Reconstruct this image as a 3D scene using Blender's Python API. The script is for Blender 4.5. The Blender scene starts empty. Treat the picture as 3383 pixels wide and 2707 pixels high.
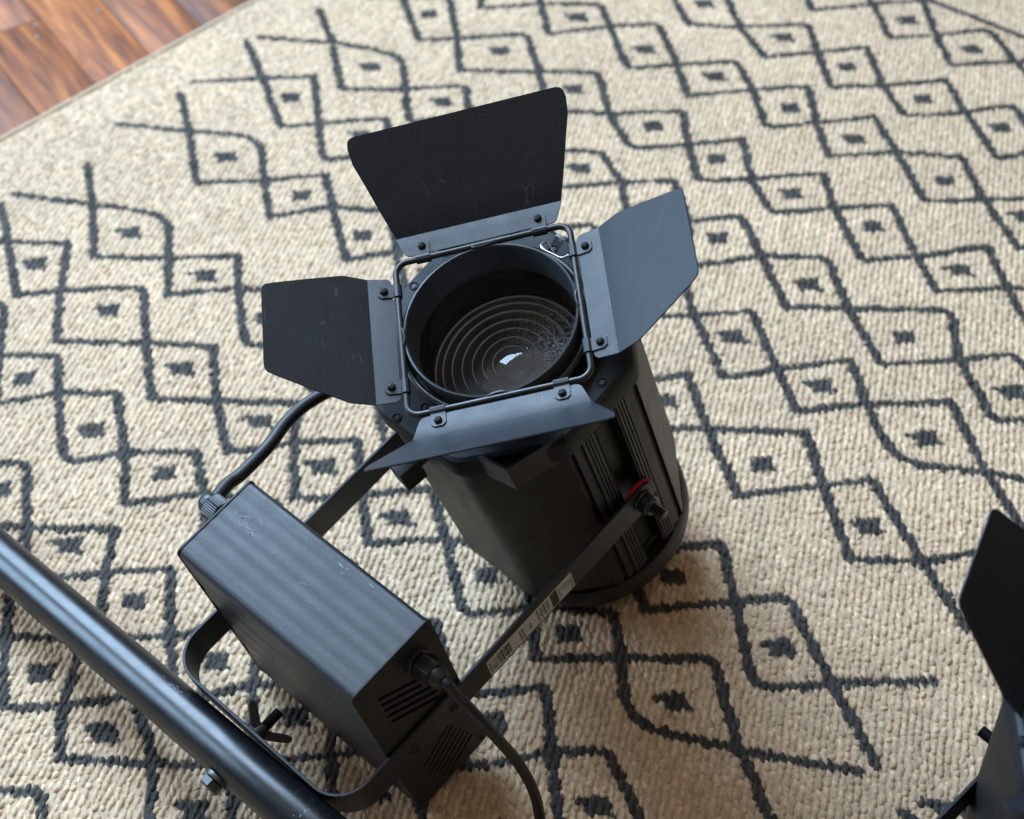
import bpy, bmesh, math, random
import numpy as np
from mathutils import Matrix, Vector

random.seed(7)
rng = np.random.default_rng(11)
scene = bpy.context.scene
R = math.radians

# ------------------------------------------------------------------ camera
cam = bpy.data.cameras.new('camera')
cam.sensor_width = 36.0
cam.lens = 59.5
cam.clip_start = 0.02
cam.clip_end = 60
cam.dof.use_dof = True
cam.dof.focus_distance = 1.47
cam.dof.aperture_fstop = 5.4
camo = bpy.data.objects.new('camera', cam)
scene.collection.objects.link(camo)
camo.matrix_world = Matrix(((0.999015, 0.044382, 0.0, 0.0),
                            (-0.031124, 0.700597, -0.712878, 0.0),
                            (-0.031639, 0.712176, 0.701288, 1.362),
                            (0, 0, 0, 1)))
scene.camera = camo

# ------------------------------------------------------------------ light
world = bpy.data.worlds.new('World')
scene.world = world
world.use_nodes = True
bg = world.node_tree.nodes['Background']
bg.inputs[0].default_value = (1.0, 0.84, 0.70, 1)
bg.inputs[1].default_value = 0.13


def area_lamp(name, target, az, el, dist, sx, sy, watts, col):
    d = bpy.data.lights.new(name, 'AREA')
    d.shape = 'RECTANGLE'
    d.size, d.size_y = sx, sy
    d.energy = watts
    d.color = col
    o = bpy.data.objects.new(name, d)
    scene.collection.objects.link(o)
    v = Vector((math.sin(R(az)) * math.cos(R(el)), math.cos(R(az)) * math.cos(R(el)), math.sin(R(el))))
    o.location = Vector(target) + v * dist
    o.rotation_euler = (-v).to_track_quat('-Z', 'Y').to_euler()
    return o


# tall window beyond the rug, and a smaller one further round to the left
area_lamp('window_light', (0, 1.2, 0.2), -32, 45, 4.6, 2.65, 3.2, 545, (0.52, 0.74, 1.0))
area_lamp('side_window_light', (0, 1.2, 0.2), -78, 24, 3.6, 1.2, 1.7, 110, (0.50, 0.74, 1.0))
# daylight returned by the pale ceiling
area_lamp('ceiling_bounce', (0, 1.2, 0.0), 0, 89.9, 2.7, 4.2, 4.2, 24, (1.0, 0.84, 0.68))

scene.view_settings.view_transform = 'Standard'
scene.view_settings.look = 'None'
scene.view_settings.exposure = 0.0
scene.view_settings.gamma = 1.0
scene.view_settings.use_curve_mapping = False
scene.cycles.max_bounces = 8
scene.cycles.use_denoising = True


# ------------------------------------------------------------------ materials
def new_mat(name):
    m = bpy.data.materials.new(name)
    m.use_nodes = True
    nt = m.node_tree
    b = nt.nodes['Principled BSDF']
    return m, nt, b


def node(nt, typ, **kw):
    n = nt.nodes.new(typ)
    for k, v in kw.items():
        if k == 'loc':
            continue
        if hasattr(n, k):
            setattr(n, k, v)
        else:
            n.inputs[k].default_value = v
    return n


def coat(name, col, rough=0.5, grain=900.0, bump=0.12, spec=0.5, dust=0.0, scratch=0.0, var=0.12, wear=0.0, rvar=0.05):
    """painted metal: fine orange-peel grain, faint tone changes, dust specks, thin scratches"""
    m, nt, b = new_mat(name)
    L = nt.links.new
    tc = node(nt, 'ShaderNodeTexCoord')
    n1 = node(nt, 'ShaderNodeTexNoise', **{'Scale': grain, 'Detail': 2.0})
    L(tc.outputs['Object'], n1.inputs['Vector'])
    bp = node(nt, 'ShaderNodeBump', **{'Strength': bump, 'Distance': 0.001})
    L(n1.outputs['Fac'], bp.inputs['Height'])
    L(bp.outputs['Normal'], b.inputs['Normal'])
    n2 = node(nt, 'ShaderNodeTexNoise', **{'Scale': 38.0, 'Detail': 6.0, 'Roughness': 0.65})
    L(tc.outputs['Object'], n2.inputs['Vector'])
    mr = node(nt, 'ShaderNodeMapRange', **{'From Min': 0.3, 'From Max': 0.7, 'To Min': rough - rvar, 'To Max': rough + rvar})
    L(n2.outputs['Fac'], mr.inputs['Value'])
    L(mr.outputs['Result'], b.inputs['Roughness'])
    cr = node(nt, 'ShaderNodeMix', data_type='RGBA')
    cr.inputs['A'].default_value = (*[c * (1 - var) for c in col], 1)
    cr.inputs['B'].default_value = (*[c * (1 + var) for c in col], 1)
    L(n2.outputs['Fac'], cr.inputs['Factor'])
    # sparkle of the coarse coat, painted as grain into the base colour
    gr = node(nt, 'ShaderNodeMapRange', **{'From Min': 0.30, 'From Max': 0.70, 'To Min': 0.7, 'To Max': 1.3})
    L(n1.outputs['Fac'], gr.inputs['Value'])
    gm = node(nt, 'ShaderNodeMix', data_type='RGBA', blend_type='MULTIPLY')
    gm.inputs['Factor'].default_value = 1.0
    L(cr.outputs['Result'], gm.inputs['A'])
    L(gr.outputs['Result'], gm.inputs['B'])
    out = gm.outputs['Result']

    def over(out, fac_socket, c):
        mx = node(nt, 'ShaderNodeMix', data_type='RGBA')
        L(fac_socket, mx.inputs['Factor'])
        L(out, mx.inputs['A'])
        mx.inputs['B'].default_value = (*c, 1)
        return mx.outputs['Result']

    if dust > 0:
        n3 = node(nt, 'ShaderNodeTexNoise', **{'Scale': 420.0, 'Detail': 1.0})
        L(tc.outputs['Object'], n3.inputs['Vector'])
        r3 = node(nt, 'ShaderNodeMapRange', **{'From Min': 0.70, 'From Max': 0.78, 'To Min': 0.0, 'To Max': dust})
        L(n3.outputs['Fac'], r3.inputs['Value'])
        out = over(out, r3.outputs['Result'], (0.30, 0.31, 0.33))
    if scratch > 0:
        for sc, ang in ((13.0, 0.4), (19.0, 1.9)):
            mp = node(nt, 'ShaderNodeMapping')
            mp.inputs['Rotation'].default_value = (0.3, 0.2, ang)
            mp.inputs['Scale'].default_value = (1.0, 0.16, 1.0)
            L(tc.outputs['Object'], mp.inputs['Vector'])
            v = node(nt, 'ShaderNodeTexVoronoi', feature='DISTANCE_TO_EDGE', **{'Scale': sc * 2})
            L(mp.outputs['Vector'], v.inputs['Vector'])
            r4 = node(nt, 'ShaderNodeMapRange', **{'From Min': 0.0, 'From Max': 0.010, 'To Min': 1.0, 'To Max': 0.0})
            L(v.outputs['Distance'], r4.inputs['Value'])
            n5 = node(nt, 'ShaderNodeTexNoise', **{'Scale': sc * 2.2, 'Detail': 3.0})
            L(tc.outputs['Object'], n5.inputs['Vector'])
            r5 = node(nt, 'ShaderNodeMapRange', **{'From Min': 0.60, 'From Max': 0.70, 'To Min': 0.0, 'To Max': scratch})
            L(n5.outputs['Fac'], r5.inputs['Value'])
            mu = node(nt, 'ShaderNodeMath', operation='MULTIPLY')
            L(r4.outputs['Result'], mu.inputs[0])
            L(r5.outputs['Result'], mu.inputs[1])
            out = over(out, mu.outputs[0], (0.22, 0.23, 0.24))
    if wear > 0:
        n6 = node(nt, 'ShaderNodeTexNoise', **{'Scale': 26.0, 'Detail': 9.0, 'Roughness': 0.8})
        L(tc.outputs['Object'], n6.inputs['Vector'])
        r6 = node(nt, 'ShaderNodeMapRange', **{'From Min': 0.66, 'From Max': 0.72, 'To Min': 0.0, 'To Max': wear})
        L(n6.outputs['Fac'], r6.inputs['Value'])
        out = over(out, r6.outputs['Result'], (0.34, 0.36, 0.38))
    L(out, b.inputs['Base Color'])
    b.inputs['Specular IOR Level'].default_value = spec
    return m


def plain(name, col, rough=0.5, metal=0.0, spec=0.5):
    m, nt, b = new_mat(name)
    L = nt.links.new
    tc = node(nt, 'ShaderNodeTexCoord')
    n = node(nt, 'ShaderNodeTexNoise', **{'Scale': 260.0, 'Detail': 3.0})
    L(tc.outputs['Object'], n.inputs['Vector'])
    mx = node(nt, 'ShaderNodeMix', data_type='RGBA')
    mx.inputs['A'].default_value = (*[c * 0.75 for c in col], 1)
    mx.inputs['B'].default_value = (*[min(1, c * 1.2) for c in col], 1)
    L(n.outputs['Fac'], mx.inputs['Factor'])
    L(mx.outputs['Result'], b.inputs['Base Color'])
    b.inputs['Roughness'].default_value = rough
    b.inputs['Metallic'].default_value = metal
    b.inputs['Specular IOR Level'].default_value = spec
    return m


M = {}
M['coat'] = coat('black_powder_coat', (0.010, 0.0125, 0.017), 0.46, 950, 0.18, dust=0.14)
M['door'] = coat('barn_door_black', (0.0085, 0.012, 0.018), 0.46, 950, 0.16, dust=0.08, scratch=0.40)
M['housing'] = coat('housing_black', (0.0085, 0.0085, 0.009), 0.50, 1200, 0.08, dust=0.08, spec=0.4)
M['bezel'] = coat('bezel_black', (0.009, 0.0105, 0.013), 0.56, 800, 0.22, dust=0.10, spec=0.35)
M['box'] = coat('supply_black', (0.012, 0.0155, 0.021), 0.44, 1000, 0.20, dust=0.15, wear=0.0)
M['panel'] = coat('panel_black', (0.009, 0.009, 0.0095), 0.55, 1300, 0.12, dust=0.10)
M['plastic'] = coat('black_plastic', (0.013, 0.0135, 0.014), 0.42, 700, 0.10)
M['rubber'] = coat('black_rubber', (0.013, 0.013, 0.014), 0.50, 500, 0.14, dust=0.1)
M['wire'] = coat('black_wire', (0.016, 0.017, 0.019), 0.33, 600, 0.06)
M['inner'] = coat('lens_tube_black', (0.013, 0.012, 0.0115), 0.08, 700, 0.01, spec=1.0)
M['ring'] = coat('barn_ring_black', (0.050, 0.056, 0.066), 0.32, 800, 0.10)
M['pipe'] = coat('pipe_black', (0.006, 0.007, 0.009), 0.32, 240, 0.02, dust=0.08, wear=0.10, scratch=0.30, rvar=0.05)
M['dark'] = plain('dark_void', (0.004, 0.004, 0.004), 0.8)
M['screw'] = plain('black_oxide_steel', (0.030, 0.028, 0.027), 0.38, 0.6)
M['steel'] = plain('zinc_steel', (0.55, 0.55, 0.52), 0.28, 1.0)
M['bolt'] = plain('dull_bolt_steel', (0.085, 0.088, 0.092), 0.38, 0.75)
M['red'] = plain('red_fibre', (0.42, 0.018, 0.012), 0.55)
M['paper'] = plain('label_paper', (0.55, 0.54, 0.51), 0.6)
M['ink'] = plain('label_ink', (0.035, 0.033, 0.032), 0.6)
M['grime'] = plain('label_brown_ink', (0.07, 0.05, 0.04), 0.6)
M['chalk'] = plain('chalky_scuff', (0.55, 0.58, 0.60), 0.9)
M['led'] = plain('led_phosphor', (0.50, 0.36, 0.06), 0.6)
M['nail'] = plain('nail_steel', (0.20, 0.19, 0.19), 0.6, 0.3)


def lens_material():
    m, nt, b = new_mat('fresnel_glass')
    L = nt.links.new
    b.inputs['Base Color'].default_value = (0.92, 0.95, 0.94, 1)
    b.inputs['Transmission Weight'].default_value = 1.0
    b.inputs['IOR'].default_value = 1.5
    b.inputs['Roughness'].default_value = 0.03
    tc = node(nt, 'ShaderNodeTexCoord')
    # dust lying on the glass: fine pale specks, heavier on one side
    n1 = node(nt, 'ShaderNodeTexNoise', **{'Scale': 620.0, 'Detail': 3.0, 'Roughness': 0.7})
    L(tc.outputs['Object'], n1.inputs['Vector'])
    n2 = node(nt, 'ShaderNodeTexNoise', **{'Scale': 14.0, 'Detail': 2.0})
    L(tc.outputs['Object'], n2.inputs['Vector'])
    sx = node(nt, 'ShaderNodeSeparateXYZ')
    L(tc.outputs['Object'], sx.inputs[0])
    g = node(nt, 'ShaderNodeMapRange', **{'From Min': -0.01, 'From Max': 0.045, 'To Min': 0.10, 'To Max': 1.0})
    L(sx.outputs['X'], g.inputs['Value'])
    r1 = node(nt, 'ShaderNodeMapRange', **{'From Min': 0.47, 'From Max': 0.60, 'To Min': 0.0, 'To Max': 0.75})
    L(n1.outputs['Fac'], r1.inputs['Value'])
    r2 = node(nt, 'ShaderNodeMapRange', **{'From Min': 0.35, 'From Max': 0.6, 'To Min': 0.3, 'To Max': 1.0})
    L(n2.outputs['Fac'], r2.inputs['Value'])
    a = node(nt, 'ShaderNodeMath', operation='MULTIPLY')
    L(r1.outputs[0], a.inputs[0])
    L(r2.outputs[0], a.inputs[1])
    c = node(nt, 'ShaderNodeMath', operation='MULTIPLY')
    L(a.outputs[0], c.inputs[0])
    L(g.outputs[0], c.inputs[1])
    d = node(nt, 'ShaderNodeBsdfDiffuse')
    d.inputs['Color'].default_value = (0.5, 0.5, 0.5, 1)
    ms = node(nt, 'ShaderNodeMixShader')
    L(c.outputs[0], ms.inputs[0])
    L(b.outputs[0], ms.inputs[1])
    L(d.outputs[0], ms.inputs[2])
    L(ms.outputs[0], nt.nodes['Material Output'].inputs['Surface'])
    return m


def rug_material():
    m, nt, b = new_mat('woven_yarn')
    L = nt.links.new
    at = node(nt, 'ShaderNodeAttribute', attribute_name='Col')
    tc = node(nt, 'ShaderNodeTexCoord')
    n = node(nt, 'ShaderNodeTexNoise', **{'Scale': 420.0, 'Detail': 3.0})
    L(tc.outputs['Object'], n.inputs['Vector'])
    mr = node(nt, 'ShaderNodeMapRange', **{'From Min': 0.25, 'From Max': 0.75, 'To Min': 0.78, 'To Max': 1.18})
    L(n.outputs['Fac'], mr.inputs['Value'])
    mx = node(nt, 'ShaderNodeMix', data_type='RGBA', blend_type='MULTIPLY')
    mx.inputs['Factor'].default_value = 1.0
    L(at.outputs['Color'], mx.inputs['A'])
    L(mr.outputs['Result'], mx.inputs['B'])
    L(mx.outputs['Result'], b.inputs['Base Color'])
    bp = node(nt, 'ShaderNodeBump', **{'Strength': 0.25, 'Distance': 0.0010})
    L(n.outputs['Fac'], bp.inputs['Height'])
    L(bp.outputs['Normal'], b.inputs['Normal'])
    b.inputs['Roughness'].default_value = 0.72
    b.inputs['Specular IOR Level'].default_value = 0.35
    return m


def wood_material():
    m, nt, b = new_mat('varnished_wood')
    L = nt.links.new
    tc = node(nt, 'ShaderNodeTexCoord')
    oi = node(nt, 'ShaderNodeObjectInfo')
    add = node(nt, 'ShaderNodeVectorMath', operation='ADD')
    L(tc.outputs['Object'], add.inputs[0])
    sc = node(nt, 'ShaderNodeVectorMath', operation='SCALE')
    cb = node(nt, 'ShaderNodeCombineXYZ')
    L(oi.outputs['Random'], cb.inputs[0])
    L(oi.outputs['Random'], cb.inputs[1])
    L(cb.outputs[0], sc.inputs[0])
    sc.inputs['Scale'].default_value = 37.0
    L(sc.outputs[0], add.inputs[1])
    mp = node(nt, 'ShaderNodeMapping')
    mp.inputs['Scale'].default_value = (3.0, 34.0, 10.0)
    L(add.outputs[0], mp.inputs['Vector'])
    n = node(nt, 'ShaderNodeTexNoise', **{'Scale': 1.6, 'Detail': 6.0, 'Roughness': 0.62, 'Distortion': 0.4})
    L(mp.outputs[0], n.inputs['Vector'])
    cr = node(nt, 'ShaderNodeValToRGB')
    el = cr.color_ramp.elements
    el[0].position, el[0].color = 0.28, (0.048, 0.017, 0.010, 1)
    el[1].position, el[1].color = 0.74, (0.44, 0.155, 0.040, 1)
    e = el.new(0.5)
    e.color = (0.21, 0.064, 0.020, 1)
    L(n.outputs['Fac'], cr.inputs['Fac'])
    hs = node(nt, 'ShaderNodeHueSaturation')
    mr = node(nt, 'ShaderNodeMapRange', **{'From Min': 0.0, 'From Max': 1.0, 'To Min': 0.65, 'To Max': 1.35})
    L(oi.outputs['Random'], mr.inputs['Value'])
    L(mr.outputs[0], hs.inputs['Value'])
    L(cr.outputs['Color'], hs.inputs['Color'])
    L(hs.outputs['Color'], b.inputs['Base Color'])
    bp = node(nt, 'ShaderNodeBump', **{'Strength': 0.18, 'Distance': 0.002})
    L(n.outputs['Fac'], bp.inputs['Height'])
    L(bp.outputs['Normal'], b.inputs['Normal'])
    b.inputs['Roughness'].default_value = 0.46
    b.inputs['Specular IOR Level'].default_value = 0.20
    return m


M['lens'] = lens_material()
M['lens_step'] = plain('dusty_glint_lens_step', (0.52, 0.58, 0.64), 0.35)  # pale colour paints the light caught on the ring edges, plus dust
M['lens_back'] = plain('pebbled_lens_back', (0.030, 0.033, 0.036), 0.5, spec=0.3)
rb = M['lens_back'].node_tree.nodes['Principled BSDF']
rb.inputs['Transmission Weight'].default_value = 0.6
rb.inputs['IOR'].default_value = 1.5
M['yarn'] = rug_material()
M['wood'] = wood_material()


# ------------------------------------------------------------------ mesh helpers
class MB:
    def __init__(self):
        self.v, self.f, self.m = [], [], []

    def add(self, verts, faces, T=None, mat=0):
        o = len(self.v)
        if T is not None:
            verts = [tuple(T @ Vector(p)) for p in verts]
        self.v += [tuple(p) for p in verts]
        self.f += [tuple(i + o for i in f) for f in faces]
        self.m += [mat] * len(faces)
        return self

    def build(self, name, mats, parent=None, angle=35, smooth=True):
        me = bpy.data.meshes.new(name)
        me.from_pydata(self.v, [], self.f)
        if not isinstance(mats, (list, tuple)):
            mats = [mats]
        for k in mats:
            me.materials.append(k)
        if len(mats) > 1:
            me.polygons.foreach_set('material_index', self.m)
        bm = bmesh.new()
        bm.from_mesh(me)
        bmesh.ops.recalc_face_normals(bm, faces=bm.faces)
        bm.to_mesh(me)
        bm.free()
        if smooth:
            me.shade_smooth()
            me.set_sharp_from_angle(angle=R(angle))
        o = bpy.data.objects.new(name, me)
        scene.collection.objects.link(o)
        o.parent = parent
        return o


def box(x0, x1, y0, y1, z0, z1):
    v = [(x, y, z) for x in (x0, x1) for y in (y0, y1) for z in (z0, z1)]
    f = [(0, 1, 3, 2), (4, 6, 7, 5), (0, 4, 5, 1), (2, 3, 7, 6), (0, 2, 6, 4), (1, 5, 7, 3)]
    return v, f


def bbox(x0, x1, y0, y1, z0, z1, c):
    """box with chamfered edges"""
    bm = bmesh.new()
    v, f = box(x0, x1, y0, y1, z0, z1)
    vs = [bm.verts.new(p) for p in v]
    for q in f:
        bm.faces.new([vs[i] for i in q])
    bmesh.ops.bevel(bm, geom=list(bm.edges), offset=c, segments=2, affect='EDGES', profile=0.6)
    bm.verts.index_update()
    out = [tuple(p.co) for p in bm.verts], [tuple(p.index for p in q.verts) for q in bm.faces]
    bm.free()
    return out


def loft(rings, cap0=True, cap1=True, closed=False):
    n = len(rings[0])
    v = [p for r in rings for p in r]
    f = []
    m = len(rings)
    for i in range(m if closed else m - 1):
        a, b = i * n, ((i + 1) % m) * n
        for j in range(n):
            k = (j + 1) % n
            f.append((a + j, a + k, b + k, b + j))
    if not closed:
        if cap0:
            f.append(tuple(range(n))[::-1])
        if cap1:
            f.append(tuple((m - 1) * n + j for j in range(n)))
    return v, f


def lathe(prof, n=64, cap0=False, cap1=False, closed=False):
    rings = [[(r * math.cos(2 * math.pi * j / n), r * math.sin(2 * math.pi * j / n), z) for j in range(n)] for r, z in prof]
    return loft(rings, cap0, cap1, closed)


def tube(path, rad, n=12, closed=False, caps=True):
    P = [Vector(p) for p in path]
    m = len(P)
    tang = []
    for i in range(m):
        if closed:
            t = P[(i + 1) % m] - P[i - 1]
        else:
            t = P[min(i + 1, m - 1)] - P[max(i - 1, 0)]
        tang.append(t.normalized())
    a = Vector((0, 0, 1)) if abs(tang[0].z) < 0.9 else Vector((1, 0, 0))
    nrm = (a - tang[0] * a.dot(tang[0])).normalized()
    rings = []
    for i in range(m):
        nrm = (nrm - tang[i] * nrm.dot(tang[i])).normalized()
        bi = tang[i].cross(nrm)
        r = rad[i] if isinstance(rad, (list, tuple)) else rad
        rings.append([tuple(P[i] + nrm * (r * math.cos(2 * math.pi * j / n)) + bi * (r * math.sin(2 * math.pi * j / n))) for j in range(n)])
    return loft(rings, caps, caps, closed)


def smooth_path(pts, n=8):
    """Catmull-Rom through the points"""
    P = [Vector(p) for p in pts]
    P = [P[0] * 2 - P[1]] + P + [P[-1] * 2 - P[-2]]
    out = []
    for i in range(1, len(P) - 2):
        for k in range(n):
            t = k / n
            a, b, c, d = P[i - 1], P[i], P[i + 1], P[i + 2]
            out.append(0.5 * ((2 * b) + (c - a) * t + (2 * a - 5 * b + 4 * c - d) * t * t + (3 * b - a - 3 * c + d) * t ** 3))
    out.append(P[-2])
    return out


def prism_xy(poly, z0, z1):
    return loft([[(x, y, z0) for x, y in poly], [(x, y, z1) for x, y in poly]])


def round_rect(w, h, r, n=6):
    pts = []
    for cx, cy, a0 in ((w - r, h - r, 0), (-w + r, h - r, 90), (-w + r, -h + r, 180), (w - r, -h + r, 270)):
        for k in range(n + 1):
            a = R(a0 + 90 * k / n)
            pts.append((cx + r * math.cos(a), cy + r * math.sin(a)))
    return pts


def axes(o, x, y, z):
    m = Matrix.Identity(4)
    for i, c in enumerate((x, y, z, o)):
        for j in range(3):
            m[j][i] = c[j]
    return m


def tag(o, label=None, cat=None, group=None, kind=None):
    if label:
        o['label'] = label
    if cat:
        o['category'] = cat
    if group:
        o['group'] = group
    if kind:
        o['kind'] = kind
    return o


def empty(name, mw):
    o = bpy.data.objects.new(name, None)
    o.empty_display_size = 0.05
    scene.collection.objects.link(o)
    o.matrix_world = mw
    return o


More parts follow.
